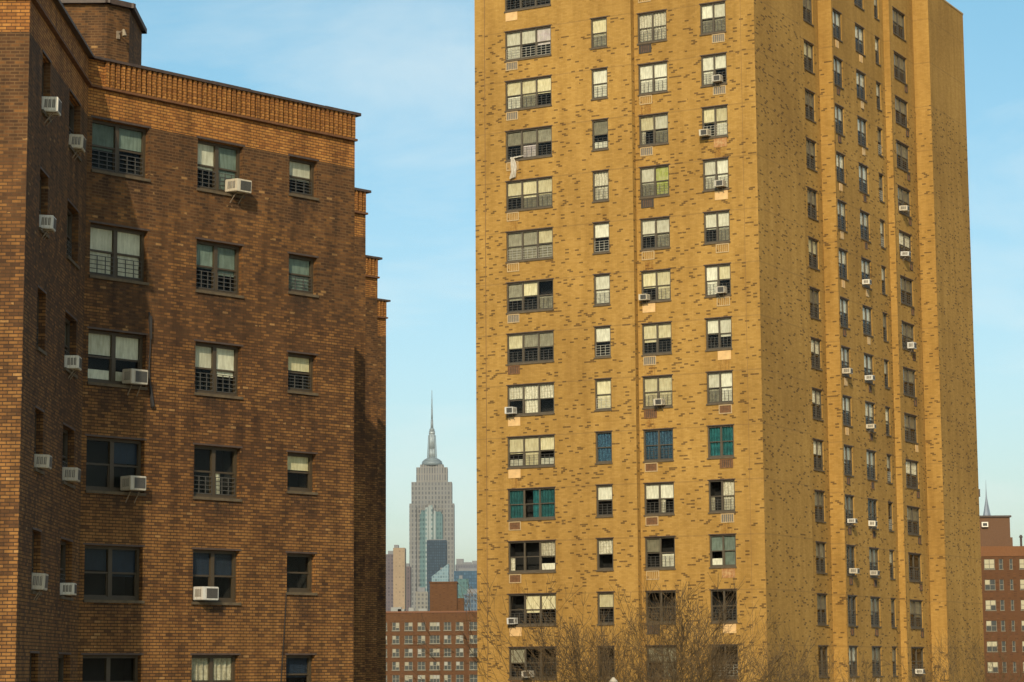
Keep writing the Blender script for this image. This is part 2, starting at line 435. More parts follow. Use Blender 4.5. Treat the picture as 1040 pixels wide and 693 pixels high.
# ================================================================== yellow tower
H = 2.743
PHI = 0.5037946
l_ = Vector((-cos(PHI), sin(PHI))); r_ = Vector((sin(PHI), cos(PHI))); c0 = Vector((11.73948, 118.20531))
Z13 = CZ + 1.20465
def zrow(i): return Z13 + (13-i)*H
ZR = CZ + 41.5
tower = empty('apartment_tower', (*(c0 + l_*7 + r_*17), 0), 'tall yellow brick apartment tower flecked with dark bricks', 'apartment tower', 'brick housing blocks')
TB = Vector(tower.location)
FL1 = Face(c0 + l_*15.6, -l_); FL2 = Face(c0 + l_*6.18 + r_*.38, -l_, 9.42)
def RF(o, v0, uo): return Face(c0 - l_*o + r_*v0, r_, uo - v0 + v0)
FR0 = Face(c0 + l_*-.64, r_, 20.0); FRE = Face(c0 + l_*.30, r_, 20.0); FRF = Face(c0 + l_*.16, r_, 20.0); FRI = Face(c0 + l_*.39, r_, 20.0); FR2 = Face(c0 - l_*.62, r_, 20.0)
WH = 1.60
cols = {  # face, x0, x1, first row, panes, kind
 'A': (FL1, 15.6-13.72, 15.6-10.91, 0, 3, 'triple_window'), 'B': (FL1, 15.6-8.53, 15.6-7.58, 0, 1, 'slim_window'),
 'C': (FL2, 6.18-5.97, 6.18-4.29, 0, 2, 'double_window'), 'D': (FL2, 6.18-2.38, 6.18-.94, 0, 2, 'double_window'),
 'E': (FRE, 9.50, 10.95, 0, 2, 'double_window'), 'F': (FRF, 13.55, 14.98, 0, 2, 'double_window'), 'G': (FRF, 17.15, 18.66, -1, 2, 'double_window'),
 'H': (FRF, 20.42, 21.18, -1, 1, 'slim_window'), 'I': (FRI, 24.28, 26.48, -1, 2, 'double_window')}
def ops(*ks):
    o = []
    for k in ks:
        f, a, b, r1, n, kd = cols[k]
        o += [(a, b, zrow(i)-WH, zrow(i)) for i in range(r1, 14)]
    return o
mb = MB()
class Off:  # shift a face into the tower's own frame
    pass
def rel(f):
    g = Face(f.o - Vector((TB.x, TB.y)), f.e, f.uoff); return g
wall(mb, rel(FL1), 0, 9.42, 0, ZR, ops('A', 'B'), .07)
wall(mb, rel(FL2), 0, 6.82, 0, ZR, ops('C', 'D'), .07)
wall(mb, rel(Face(c0+l_*6.18, r_, 40)), 0, .38, 0, ZR)
wall(mb, rel(FR0), .38, 6.7, 0, ZR)
wall(mb, rel(FRE), 6.7, 11.7, 0, ZR, ops('E'), .07)
wall(mb, rel(FRF), 11.9, 21.9, 0, ZR, ops('F', 'G', 'H'), .07)
wall(mb, rel(FRI), 22.1, 27.9, 0, ZR, ops('I'), .07)
wall(mb, rel(FR2), 27.9, 34.74, 0, ZR)
wall(mb, rel(Face(c0-l_*-.30+r_*6.7, -l_, 50)), 0, .94, 0, ZR)            # step in behind the near corner mass
wall(mb, rel(Face(c0+l_*.39+r_*27.9, -l_, 60)), 0, 1.01, 0, ZR)           # step out to the far corner mass
wall(mb, rel(Face(c0-l_*.62+r_*34.74, l_, 70)), 0, 16.22, 0, ZR)          # back
wall(mb, rel(Face(c0+l_*15.6+r_*34.74, -r_, 80)), 0, 34.74, 0, ZR)        # far side
mb.obj('wall', [M_YEL, M_ROOM], tower)
def poly_xy(UV): return [c0 + l_*u + r_*v for u, v in UV]
PLAN = poly_xy([(15.6, 0), (6.18, 0), (6.18, .38), (-.64, .38), (-.64, 6.7), (.30, 6.7), (.30, 11.7), (.16, 11.9), (.16, 21.9), (.39, 22.1), (.39, 27.9), (-.62, 27.9), (-.62, 34.74), (15.6, 34.74)])
mb = MB(); mb.quad([(p.x-TB.x, p.y-TB.y, ZR-.6) for p in PLAN]); mb.obj('roof', [M_ROOF], tower)
def coping(mb, pts, z, t, out, base):
    n = len(pts)
    for i in range(n):
        a = Vector(pts[i]); b = Vector(pts[(i+1) % n]); e = (b-a)
        if e.length < .3: continue
        f = Face(a - Vector((base.x, base.y)), e)
        L_ = e.length+out*1.8; k_ = max(1, int(L_/1.3)); q = random.Random(i+n)
        for j in range(k_):
            dz = q.uniform(-.012, .012) if k_ > 1 else 0
            mb.box((-out*.9+L_*j/k_, -out+dz*.6, z), (-out*.9+L_*(j+1)/k_-.004, .25, z+t+dz), 0, f.p)
mb = MB(); coping(mb, PLAN, ZR+.003, .09, .03, TB); mb.obj('coping', [plain('tan_coping', (.36, .24, .10), .8)], tower)
for (v0, v1, o0, o1) in ((11.7, 11.9, -.30, .50), (21.9, 22.1, -.39, .22)):
    f = rel(Face(c0 + l_*(-o0) + r_*v0, -l_, 90+v0)); ff = rel(Face(c0 - l_*o1 + r_*v0, r_, 95)); fb = rel(Face(c0 - l_*o1 + r_*v1, l_, 99))
    mb = MB(); wall(mb, f, 0, o1-o0, 0, ZR); wall(mb, ff, 0, v1-v0, 0, ZR); wall(mb, fb, 0, o1-o0, 0, ZR)
    mb.obj('pilaster', [M_YEL], tower)
for (f, x) in ((FL1, .62), (FL2, 6.06)):
    mb = MB(); w_ = .018 if f is FL1 else .008; mb.box((x-w_, -.004, 0), (x+w_, .02, ZR-.02), 0, rel(f).p); mb.obj('expansion_joint', [plain('joint_sealant', (.16, .085, .03), .8)], tower)

ST_T = dict(id='t', f=.065, m=.085, rec=.06, mat=M_FRAME, glass=M_GLASS, lintel_shade=True)
CODE = {
 'A': ['Y-,--,--', 'WW,W-,L-', 'YW,YG,Y-', 'G-,GL,G-', 'Y-,YG,YG', 'GG,GG,YG', 'G-,Y-,-G', 'Y-,G-,G-', 'C-,CC,C-', 'Yh,YY,Yh', 'TT,-r,TT', '-l,--,Ch', '--,Y-,Y-', 'G-,--,--'],
 'B': ['G-', 'YG', 'WW', 'Gh', 'CC', 'W-', 'WW', 'W-', 'YY', 'BB', 'W-', 'C-', 'Y-', '--'],
 'C': ['W-,W-', 'CC,CC', 'WW,WW', 'Yl,WG', 'WG,VV', 'W-,WG', 'Y-,YY', 'Y-,Y-', 'YY,YY', 'BB,BB', 'W-,Wl', 'G-,-W', '--,--', 'G-,GG'],
 'D': ['W-,W-', 'WG,WG', 'WW,W-', 'Y-,YW', 'WW,WW', 'W-,WG', 'WW,Y-', 'W-,W-', 'WG,WW', 'TT,TT', '-l,CC', 'gh,gg', '--,--', '--,--'],
 'E': ['G-'], 'F': ['W-'], 'G': ['W-'], 'H': ['G-'], 'I': ['G-']}
sd = 0
for k, (f, a, b, r1, n, kd) in cols.items():
    for i in range(r1, 14):
        sd += 1
        if k in 'ABCD': codes = CODE[k][i].split(',')
        else:
            q = random.Random(sd*7+3)
            opt = {'E': ['C-', 'G-', 'Y-'], 'F': ['C-', 'W-', 'W-'], 'G': ['C-', 'W-', 'W-'], 'H': ['W-', 'C-', 'G-'], 'I': ['G-', 'G-', 'C-']}[k]
            c = q.choice(opt)
            if i > 9: c = q.choice(['G-', 'G-', '--', c])
            codes = [c]*n
        g = 'd' if (k in 'EFGI' or random.Random(sd).random() < .75) else 'w'
        if k == 'A' and i in (8, 10, 11): g = None
        if k in 'BD' and i in (9, 11): g = None
        window(tower, f, a, b, zrow(i), WH, n, kd, ST_T, codes, g, sd)

# sleeve openings under the windows: covers and grilles
def sleeve(f, x, z, kind, w=.72, h=.46):
    P = Vector(f.p(x, 0, z)) - TB
    def mk():
        mb = MB()
        if kind in 'tr':
            mb.box((0, -.02, 0), (w, .06, h)); mb.box((.0, -.028, .0), (.03, -.02, h)); mb.box((w-.03, -.028, 0), (w, -.02, h))
            return mb.mesh('sleeve_cover', [M_TAN if kind == 't' else M_RUST])
        mf, mi_, ms = {'g': (M_PALE, M_ACG, M_PALE), 'p': (M_PALE, M_YEL, M_PALE), 'b': (M_PALE, M_BRN, M_BRN), 'd': (M_DKS, M_DKS, M_BRN), 'k': (M_BRN, M_BRN, M_DKS)}[kind]
        e = .045
        mb.box((0, -.03, 0), (e, .05, h)); mb.box((w-e, -.03, 0), (w, .05, h)); mb.box((e, -.03, 0), (w-e, .05, e)); mb.box((e, -.03, h-e), (w-e, .05, h))
        mb.box((e, -.008, e), (w-e, .05, h-e), 1)
        nb = 6
        for j in range(1, nb):
            xx = e+(w-2*e)*j/nb; mb.box((xx-.012, -.022, e), (xx+.012, -.008, h-e), 2)
        return mb.mesh('sleeve_grille', [mf, mi_, ms])
    m = cached(('s', kind, w, h), mk)
    link('sleeve_cover' if kind in 'tr' else 'sleeve_grille', m, tower, P, f.ang)
for k, x, s in (('A', 15.6-13.66, 'tggpppgkttbbtk'), ('C', 6.18-5.90, 'pdpgdptgkbbpdk'), ('D', 6.18-1.72, 'pggrtpptbkgrtk')):
    for i in range(0, 14):
        if s[i] != '-' : sleeve(cols[k][0], x, zrow(i)-WH-.08-.47, s[i])
for k, x, s in (('F', 13.95, 'tddtptdptddddp'), ('G', 17.75, 'tppkkppkkkkkdpk'), ('I', 26.05, 'ddddddddtddddd')):
    for i, c in enumerate(s):
        if i < 14: sleeve(cols[k][0], x, zrow(i)-WH-.08-.47, c, .45, .42)

# rust and soot runs below some sleeves
t = NT('rust_run')
tc = t.n('ShaderNodeUVMap', uv_map='UVMap').outputs[0]; sp = t.n('ShaderNodeSeparateXYZ'); t.l(tc, sp.inputs[0])
nz = t.noise(t.comb(t.math('MULTIPLY', sp.outputs[0], 9.0), t.math('MULTIPLY', sp.outputs[1], 1.2)), 1.0, 4)
al = t.math('MULTIPLY', t.ramp(nz, [(.42, (0, 0, 0)), (.7, (1, 1, 1))]), .55)
t.b.inputs['Base Color'].default_value = (.30, .13, .025, 1); t.b.inputs['Roughness'].default_value = .95
t.l(al, t.b.inputs['Alpha']); M_RUN = t.m
for k, x, rows in (('A', 15.6-13.6, (3, 9, 4, 11)), ('C', 6.18-5.85, (2, 5, 7, 8)), ('D', 6.18-1.7, (7, 10, 3))):
    for i in rows:
        f = cols[k][0]; z1 = zrow(i)-WH-.56; z0 = zrow(i+1)+.06
        mb = MB(); fr = rel(f); mb.quad([fr.p(x, -.004, z0), fr.p(x+.6, -.004, z0), fr.p(x+.6, -.004, z1), fr.p(x, -.004, z1)], [(x+i*3, 0), (x+.6+i*3, 0), (x+.6+i*3, .6), (x+i*3, .6)])
        mb.obj('rust_stain', [M_RUN], tower)

# tower air conditioners
G1 = 'air conditioners on the yellow tower'
def tac(k, i, fx, label, sc=.92):
    f, a, b, r1, n, kd = cols[k]
    x = a + (b-a)*fx
    if k in 'FGI': sc *= .86
    ac(f, x, zrow(i)-WH+.08, .10, label, G1, i % 2 == 0, sc, .05)
tac('A', 8, .03, 'white air conditioner in three-pane tower window with pale tied-back curtains')
tac('A', 12, .03, 'white air conditioner in second-lowest three-pane tower window, above an orange panel')
tac('A', 13, .35, 'white air conditioner in middle of the lowest three-pane tower window behind branches')
tac('C', 6, .02, 'white air conditioner at left of cream-shaded tower window, just right of the vertical wall step')
tac('C', 8, .48, 'white air conditioner in the cream-shaded tower window just above the blue-curtained pair')
tac('D', 2, .52, 'grey-white air conditioner at right of the second-highest two-pane tower window near the corner')
tac('D', 3, .02, 'grey-white air conditioner at left of corner-side tower window, above a rusty panel')
tac('D', 4, .55, 'white air conditioner at right of corner-side tower window, fourth row down, above tan panel')
tac('D', 6, .52, 'white air conditioner at right of corner-side tower window, sixth row down')
tac('F', 7, .15, 'white air conditioner on tower shaded side, topmost unit in first column past the pilaster')
tac('F', 10, .3, 'white air conditioner on tower shaded side, middle unit in first column past the pilaster', .8)
tac('F', 11, .35, 'white air conditioner on tower shaded side, lowest unit in first column past the pilaster')
tac('G', 5, .1, 'white air conditioner on tower shaded side, topmost unit in the column of wide middle windows')
tac('G', 7, .1, 'white air conditioner on tower shaded side, second unit down in the middle window column')
tac('G', 8, .1, 'white air conditioner on tower shaded side, third unit down in the middle window column', .8)
tac('G', 10, .05, 'large white air conditioner on tower shaded side, fourth unit down in the middle window column')
tac('G', 11, .05, 'white air conditioner on tower shaded side, lowest unit in the middle window column')
tac('I', 3, .1, 'white air conditioner on tower shaded side, topmost unit in the widest far window column')
tac('I', 4, .12, 'white air conditioner on tower shaded side, second unit down in the widest far window column')
tac('I', 6, .45, 'white air conditioner sticking far out on tower shaded side, third down in far column', 1.15)
tac('I', 13, .3, 'white air conditioner on tower shaded side, lowest unit in the far window column behind twigs')

# cloth hung from a tower window
def hung_cloth():
    f, a, b, *_ = cols['A']
    x = a+.30; z1 = zrow(3)-WH+.12; q = random.Random(5)
    mb = MB(); n, m_ = 16, 20; Wd, L = .36, 1.12
    g = [[None]*(n+1) for _ in range(m_+1)]
    for j in range(m_+1):
        t_ = j/m_; w_ = Wd*(.55+.55*t_+.12*sin(t_*5))
        for i in range(n+1):
            s = i/n-.5
            g[j][i] = f.p(x+.15+s*w_+.08*sin(t_*3.0), -.10-.06*sin(s*19+t_*2.5)-.02*sin(t_*9+s*4)-.02*t_, z1-L*t_+.05*s*t_*2)
    for yy in (0, 1):
        for j in range(m_):
            for i in range(n):
                qd = [g[j][i], g[j][i+1], g[j+1][i+1], g[j+1][i]]
                mb.quad(qd if not yy else [(p[0]-f.n.x*.015, p[1]-f.n.y*.015, p[2]) for p in reversed(qd)])
    for k in range(6): mb.tube(f.p(x+.02+.13*k, -.05+.03*(k % 2), z1-.02+.012*k), f.p(x+.02+.13*(k+1), -.05+.03*((k+1) % 2), z1-.01+.012*k), .055-.005*k, .05-.005*k, 8)
    o = mb.obj('hanging_cloth', [cloth('white_linen', (.64, .60, .53), (.74, .70, .63), 8)])
    tag(o, 'white cloth hanging out over the sill of a three-pane tower window', 'cloth')
hung_cloth()

# ================================================================== dark brick building on the left
ZL = CZ + .46310
def zl(i): return ZL + (6-i)*H
cm = Vector((-10.856854, 59.721111)); m_ = Vector((.69595713, .71808334)); b_ = Vector((-m_.y, m_.x)); rr = Vector((-.0173718, .9998491))
Cn = cm - rr*8.1; fe = Vector((rr.y, -rr.x))
ZC = ZL + 15.24                              # underside of the coping
E1 = cm + m_*9.22
ends = [E1, Vector((-4.81, 77.32)), Vector((-5.147, 90.19)), Vector((-5.379, 100.72))]
left = empty('apartment_building', (-16, 66, 0), 'dark brown-red brick apartment building with ribbed parapet, nearest on the left', 'apartment building', 'brick housing blocks')
LB = Vector(left.location); lb2 = Vector((LB.x, LB.y))
def lrel(f): return Face(f.o - lb2, f.e, f.uoff)
FFR = Face(Cn - fe*20, fe, 0); FRT = Face(Cn, rr, 20); FMN = Face(cm, m_, 28.13)
wm = [(.15, 1.97, 1.36, 2), (3.58, 5.15, 1.36, 2), (6.79, 7.82, 1.05, 1)]
wr = [(8.1-6.46, 8.1-5.42, 1.36, 1), (8.1-2.77, 8.1-1.12, 1.36, 2)]
mb = MB()
wall(mb, lrel(FFR), 0, 20, 0, ZC)
wall(mb, lrel(FRT), 0, 8.1, 0, ZC, [(a, b, zl(i)-h, zl(i)) for a, b, h, n in wr for i in range(1, 7)], .16)
wall(mb, lrel(FMN), 0, 9.22, 0, ZC, [(a, b, zl(i)-h, zl(i)) for a, b, h, n in wm for i in range(1, 7)], .16)
LPL = [Cn - fe*20, Cn, cm, E1]
SAW = []
for A, B in zip(ends[:-1], ends[1:]):
    lb_, lm_ = (B-A).dot(b_), (B-A).dot(m_); Q = A + b_*lb_
    wall(mb, lrel(Face(A, b_, 40)), 0, lb_, 0, ZC); wall(mb, lrel(Face(Q, m_, 55)), 0, lm_, 0, ZC)
    LPL += [Q, B]; SAW.append((Q, lm_))
BK = ends[-1] + b_*9; LPL += [BK, Vector((-30.7, BK.y))]
wall(mb, lrel(Face(ends[-1], b_, 70)), 0, 9, 0, ZC)
wall(mb, lrel(Face(BK, (-1, 0), 80)), 0, BK.x+30.7, 0, ZC)
wall(mb, lrel(Face((-30.7, BK.y), (0, -1), 110)), 0, BK.y-52, 0, ZC)
mb.obj('wall', [M_RED, M_ROOM], left)
mb = MB(); mb.quad([(p.x-LB.x, p.y-LB.y, ZC-.55) for p in LPL]); mb.obj('roof', [M_ROOF], left)
# ribbed parapet: projecting brick ribs between a ledge course and the coping
M_RIB = brick_red('orange_parapet_brick', -100.0)
def ribs(mb, f, x0, x1, z0, z1, pitch=.166):
    n = int((x1-x0)/pitch)
    for k in range(n):
        a = x0+(k+.25)*(x1-x0)/n
        mb.box((a, -.10, z0), (a+.092, .0, z1), 0, f.p)
Z0R = ZL+14.57; ZB = ZL+13.74
mb = MB()
ribs(mb, lrel(FMN), .45, 9.19, Z0R, ZC-.005)
for Q, lm_ in SAW: ribs(mb, lrel(Face(Q, m_)), lm_-2.0, lm_-.03, Z0R, ZC-.005)
ribs(mb, lrel(FFR), .1, 19.6, Z0R, ZC-.005)
mb.obj('parapet_ribs', [M_RIB], left)
M_LEDGE = plain('ledge_brick', (.12, .050, .018), .85, var=.3)
for f, x0, x1 in ((FMN, .02, 9.24), (FRT, .0, 7.98), (FFR, 0, 20.03), *[(Face(Q, m_), .1, lm_+.02) for Q, lm_ in SAW]):
    mb = MB(); mb.box((x0, -.105, Z0R-.07), (x1, .0, Z0R-.008), 0, lrel(f).p); mb.obj('ledge_course', [M_LEDGE], left)
mb = MB(); coping(mb, LPL, ZC+.003, .075, .14, LB); mb.obj('coping', [M_CAP], left)

ST_L = dict(id='l', f=.075, m=.12, rec=.16, mat=M_FRAME2, glass=M_GLASS2, lintel_shade=True)
LC = {0: ['g-,g-', 'WW,WW', 'Wh,Wh', '--,N-', 'N-,N-', '--,--'], 1: ['W-,gg', 'g-,g-', 'W-,W-', '--,-l', 'N-,N-', 'CC,C-'], 2: ['W-', 'gg', 'Y-', 'Y-', '--', 'N-']}
LG = {0: 'dw-ddd', 1: 'dddd-d', 2: 'dddddd'}
for k, (a, b, h, n) in enumerate(wm):
    for i in range(1, 7):
        g = LG[k][i-1]; g = None if (g == '-' or (k == 0 and i in (4, 5, 6)) or (k == 1 and i in (5, 6)) or (k == 2 and i > 3)) else g
        if k == 0 and i == 3: g = None
        sd += 1; window(left, FMN, a, b, zl(i), h, n, 'single_window' if n == 1 else 'double_window', ST_L, LC[k][i-1].split(','), 'd' if g == 'w' else g, sd)
for k, (a, b, h, n) in enumerate(wr):
    for i in range(1, 7):
        sd += 1; window(left, FRT, a, b, zl(i), h, n, 'single_window' if n == 1 else 'double_window', ST_L, (['--', 'G-', '--', '--', 'G-', '--'][i-1:i] if n == 1 else [['--', '--'], ['G-', 'G-'], ['G-', 'G-'], ['--', '--'], ['--', '--'], ['--', '--']][i-1]), 'd', sd)
# rooftop stair bulkhead with chamfered corner
BP = [Vector((-22, 70.0)), Vector((-12.2, 70.0)), Vector((-11.61, 70.59)), Vector((-11.66, 73.3)), Vector((-22, 73.3))]
mb = MB(); ZK0, ZK1 = ZC-.6, CZ+20.1; uo = 0
for i in range(5):
    A, B = BP[i], BP[(i+1) % 5]; f = Face(A, B-A, uo); wall(mb, lrel(f), 0, (B-A).length, ZK0, ZK1, [(1.15, 1.95, CZ+17.0, CZ+18.7)] if i == 2 else (), .15); uo += (B-A).length
bk = mb.obj('stair_bulkhead', [brick_red('bulkhead_brick', CZ+21.0), M_ROOM], left)
mb = MB(); coping(mb, BP, ZK1+.003, .16, .14, LB); mb.quad([(p.x-LB.x, p.y-LB.y, ZK1) for p in BP]); mb.obj('bulkhead_roof', [M_CAP], bk)
fb = lrel(Face(BP[2], BP[3]-BP[2]))
mb = MB(); mb.box((1.12, .05, CZ+17.0), (1.20, .12, CZ+18.7), 0, fb.p); mb.box((1.90, .05, CZ+17), (1.98, .12, CZ+18.7), 0, fb.p); mb.box((1.2, .052, CZ+17.85), (1.9, .118, CZ+17.92), 0, fb.p); mb.box((1.2, .08, CZ+17.02), (1.9, .09, CZ+18.68), 1, fb.p)
mb.obj('bulkhead_window', [M_GUARDW, M_GLASS2], bk)
# lamp on the bulkhead's chamfer
fc = Face(BP[1], BP[2]-BP[1])
la = empty('wall_lamp', fc.p(.40, 0, CZ+19.2), 'small wall lamp on the chamfered corner of the rooftop bulkhead', 'lamp', None, fc.ang)
mb = MB(); mb.box((-.05, -.06, -.12), (.05, 0, .12)); mb.tube((0, -.05, .05), (0, -.32, .10), .018, .018, 6); mb.obj('bracket', [M_IRON], la)
mb = MB(); mb.tube((0, -.30, .12), (0, -.36, -.10), .035, .075, 10); mb.obj('lamp_shade', [plain('lamp_glass', (.24, .19, .12), .3)], la)

G2 = 'air conditioners on the dark brick building'
def lac(f, col, i, fx, label, br=True, sc=1.0):
    a, b, h, n = col; ac(f, a+(b-a)*fx, zl(i)-h+.04, .10, label, G2, br, sc)
lac(FMN, wm[1], 1, .64, 'cream air conditioner below the ribbed parapet, in the top window of the middle column', True, 1.0)
lac(FMN, wm[0], 3, .62, 'white air conditioner beside the dangling dark cable, propped on a diagonal strut')
lac(FMN, wm[0], 4, .62, 'white air conditioner in a dark two-pane window, one storey below the cable end')
lac(FMN, wm[1], 5, .05, 'white air conditioner at left of a dark blue window in the middle column, fifth row', False)
t = NT('soot_run'); tc = t.n('ShaderNodeUVMap', uv_map='UVMap').outputs[0]; sp = t.n('ShaderNodeSeparateXYZ'); t.l(tc, sp.inputs[0]); oi = t.n('ShaderNodeObjectInfo').outputs['Random']
ux, uy = sp.outputs[0], sp.outputs[1]
nz = t.noise(t.comb(t.math('MULTIPLY', ux, 7.0), t.math('MULTIPLY', uy, .9), t.math('MULTIPLY', oi, 50.0)), 1.0, 5, .6)
edge = t.math('MULTIPLY', t.math('MULTIPLY', ux, t.math('SUBTRACT', 1.0, ux)), 4.0)
al = t.math('MULTIPLY', t.math('MULTIPLY', t.ramp(nz, [(.36, (0, 0, 0)), (.66, (1, 1, 1))]), t.math('POWER', uy, 1.3)), t.math('MULTIPLY', edge, .62))
t.b.inputs['Base Color'].default_value = (.030, .019, .011, 1); t.b.inputs['Roughness'].default_value = .95; t.l(al, t.b.inputs['Alpha']); M_SOOT = t.m
for a, b, h, n in wm:
    for i in range(1, 7):
        zt_ = zl(i)-h-.085; ln = rnd.uniform(.7, 1.3); fr = lrel(FMN)
        mb = MB(); mb.quad([fr.p(a-.15, -.004, zt_-ln), fr.p(b+.15, -.004, zt_-ln), fr.p(b+.15, -.004, zt_), fr.p(a-.15, -.004, zt_)], [(0, 0), (1, 0), (1, 1), (0, 1)]); mb.obj('soot_stain', [M_SOOT], left)
W1, W2 = wr
def lac2(f, col, i, fx, label, br=True, sc=1.0):
    o = None
    a, b, h, n = col; o = ac(f, a+(b-a)*fx, zl(i)-h+.04, .10, label, G2, br, sc*.95); o.scale.y *= .80
lac2(FRT, W1, 1, .30, 'topmost white air conditioner on the shaded return wall, high beside the front brick corner')
lac2(FRT, W2, 1, .30, 'white air conditioner on the return wall, just left of the top two-pane window')
lac2(FRT, W1, 2, .30, 'small white air conditioner in second row of the narrow return-wall windows', True, .85)
lac2(FRT, W2, 3, .30, 'white air conditioner on the return wall, level with the one beside the cable')
lac2(FRT, W1, 4, .30, 'small white air conditioner in fourth row of the narrow return-wall windows', False, .85)
lac2(FRT, W2, 4, .22, 'white air conditioner near the inner corner, in fourth row of the wider return-wall windows', False)
lac2(FRT, W1, 5, .20, 'lowest white air conditioner in the narrow return-wall windows, on long dark strut')
lac2(FRT, W2, 5, .30, 'lowest white air conditioner near the inner corner of the dark brick building', False, .9)

# cables on the dark brick wall
def cable(name, pts, rad, label, knots=()):
    mb = MB()
    for a, b in zip(pts[:-1], pts[1:]): mb.tube(FMN.p(*a), FMN.p(*b), rad, rad, 6)
    for (p, q, r1, r2) in knots: mb.tube(FMN.p(*p), FMN.p(*q), r1, r2, 7)
    tag(mb.obj(name, [plain('black_rubber', (.02, .016, .013), .6)]), label, 'cable')
zq = zl(3)
cable('cable', [(2.03, -.02, zq+.62), (2.05, -.07, zq+.3), (2.06, -.05, zq-.3), (2.02, -.06, zq-.9), (2.10, -.05, zq-1.5), (2.16, -.04, zq-1.9)], .022,
      'thick dark cable bundle dangling down the brick beside a two-pane window', [((2.04, -.06, zq+.5), (2.06, -.07, zq-.1), .055, .035), ((2.08, -.05, zq-1.3), (2.16, -.05, zq-1.85), .03, .06)])
zq = zl(5)-1.05
cable('cable', [(6.76, -.02, zq-.05), (6.72, -.03, zq-.6), (6.66, -.03, zq-1.4), (6.58, -.03, zq-2.4), (6.55, -.03, zq-4.5)], .014, 'thin dark wire running down the brick below a single window')

# ================================================================== red building in the gap
def red_block():
    D = 500.0
    zt = at(430, 622.5, D).z; x0 = at(330, 640, D).x; x1 = at(474.8, 640, D).x; x2 = at(530, 640, D).x
    pm = D/F_PX
    o = empty('brick_building', ((x0+x1)/2, D+9, 0), 'orange-red brick building with rows of pale-silled windows below the skyline gap', 'building', 'brick housing blocks')
    B = Vector(o.location)
    mr = facade_grid('plain_red_brick', (.088, .038, .013), (.080, .034, .012), .8, .3, .5, .5)
    mg = plain('far_dark_glass', (.035, .038, .035), .25); mw = plain('pale_sash', (.16, .145, .105), .7); mcn = plain('red_coping', (.14, .058, .025), .8)
    f1 = Face((x0, D), (1, 0)); f2 = Face((x1, D-1.3), (1, 0))
    fr = lambda f: Face(f.o - Vector((B.x, B.y)), f.e)
    wp = []
    for px, w in ((376, 1.7), (389, 1.7), (402, 1.5), (415, 1.7), (428, 1.6), (441.5, 2.1), (454.5, 1.5), (466.8, 1.6)): wp.append((f1, at(px, 650, D).x-x0-w/2, w))
    for px, w in ((481, 1.7), (494, 1.7)): wp.append((f2, at(px, 650, D).x-x1-w/2, w))
    z1 = at(430, 632.2, D).z; rows = [z1-2.72*k for k in range(6)]; hh = 1.6
    mb = MB()
    wall(mb, fr(f1), 0, x1-x0, 0, zt, [(x, x+w, z-hh, z) for f, x, w in wp if f is f1 for z in rows], .1, .5)
    wall(mb, fr(f2), 0, x2-x1, 0, zt, [(x, x+w, z-hh, z) for f, x, w in wp if f is f2 for z in rows], .1, .5)
    wall(mb, fr(Face((x1, D), (0, -1))), 0, 1.3, 0, zt)
    mb.box((x0-B.x, D+1-B.y, 0), (x2-B.x, D+18-B.y, zt-.4))
    mb.obj('wall', [mr, M_ROOM], o)
    mb = MB(); mb.box((-.1, -.15, zt), (x1-x0-.2, .4, zt+.35), 0, fr(f1).p); mb.box((-.1, -.15, zt), (x2-x1, .4, zt+.35), 0, fr(f2).p); mb.obj('coping', [mcn], o)
    q = random.Random(3)
    sh = [plain('far_cream_shade', (.24, .215, .15), .8), plain('far_grey_shade', (.25, .24, .20), .8)]
    for f, x, w in wp:
        n = 3 if w > 2 else 2
        for z in rows:
            P = Vector(f.p(x, .08, z-hh))-B
            def mk():
                mb = MB(); e = .10
                mb.box((-.1, -.22, -.22), (w+.1, .02, -.003))
                for k in range(n+1): mb.box((k*(w-e)/n, 0, 0), (k*(w-e)/n+e, .06, hh))
                mb.box((e, .002, hh*.47), (w-e, .05, hh*.53)); mb.box((e, .03, .01), (w-e, .04, hh-.01), 1)
                return mb.mesh('window', [mw, mg])
            wo = link('window', cached(('rw', round(w, 2)), mk), o, P, f.ang)
            for k in range(n):
                if q.random() < .42:
                    a = .1+k*(w-.1)/n; z_ = hh*q.choice([.3, .53, .53])
                    mb = MB(); mb.box((a, .012, z_), (a+(w-.1)/n-.1, .026, hh-.02)); mb.obj('blind', [sh[q.random() < .3]], wo)
    # roof bulkhead
    a, b, c = at(436.5, 600, D+6).x, at(464, 600, D+6).x, at(471, 600, D+6).x
    zb = at(450, 592.3, D+6).z; zb2 = at(468, 607.5, D+6).z
    mb = MB(); mb.box((a-B.x, -3, zt-1), (b-B.x, 5, zb)); mb.box((b-B.x, -2.2, zt-1), (c-B.x, 4, zb2)); mb.box((a-B.x-.15, -3.15, zb), (b-B.x+.15, 5.15, zb+.3)); mb.obj('roof_bulkhead', [mr], o)
    mb = MB()
    for px, w, h in ((397, 2.2, 1.3), (404, 1.4, .9), (425, 1.8, 1.0), (415, 1.1, 1.2)):
        x = at(px, 620, D+4).x-B.x; mb.box((x, -5, zt-.3), (x+w, -3, zt+h))
    mb.obj('roof_unit', [plain('roof_unit_grey', (.22, .22, .20), .7)], o)
red_block()

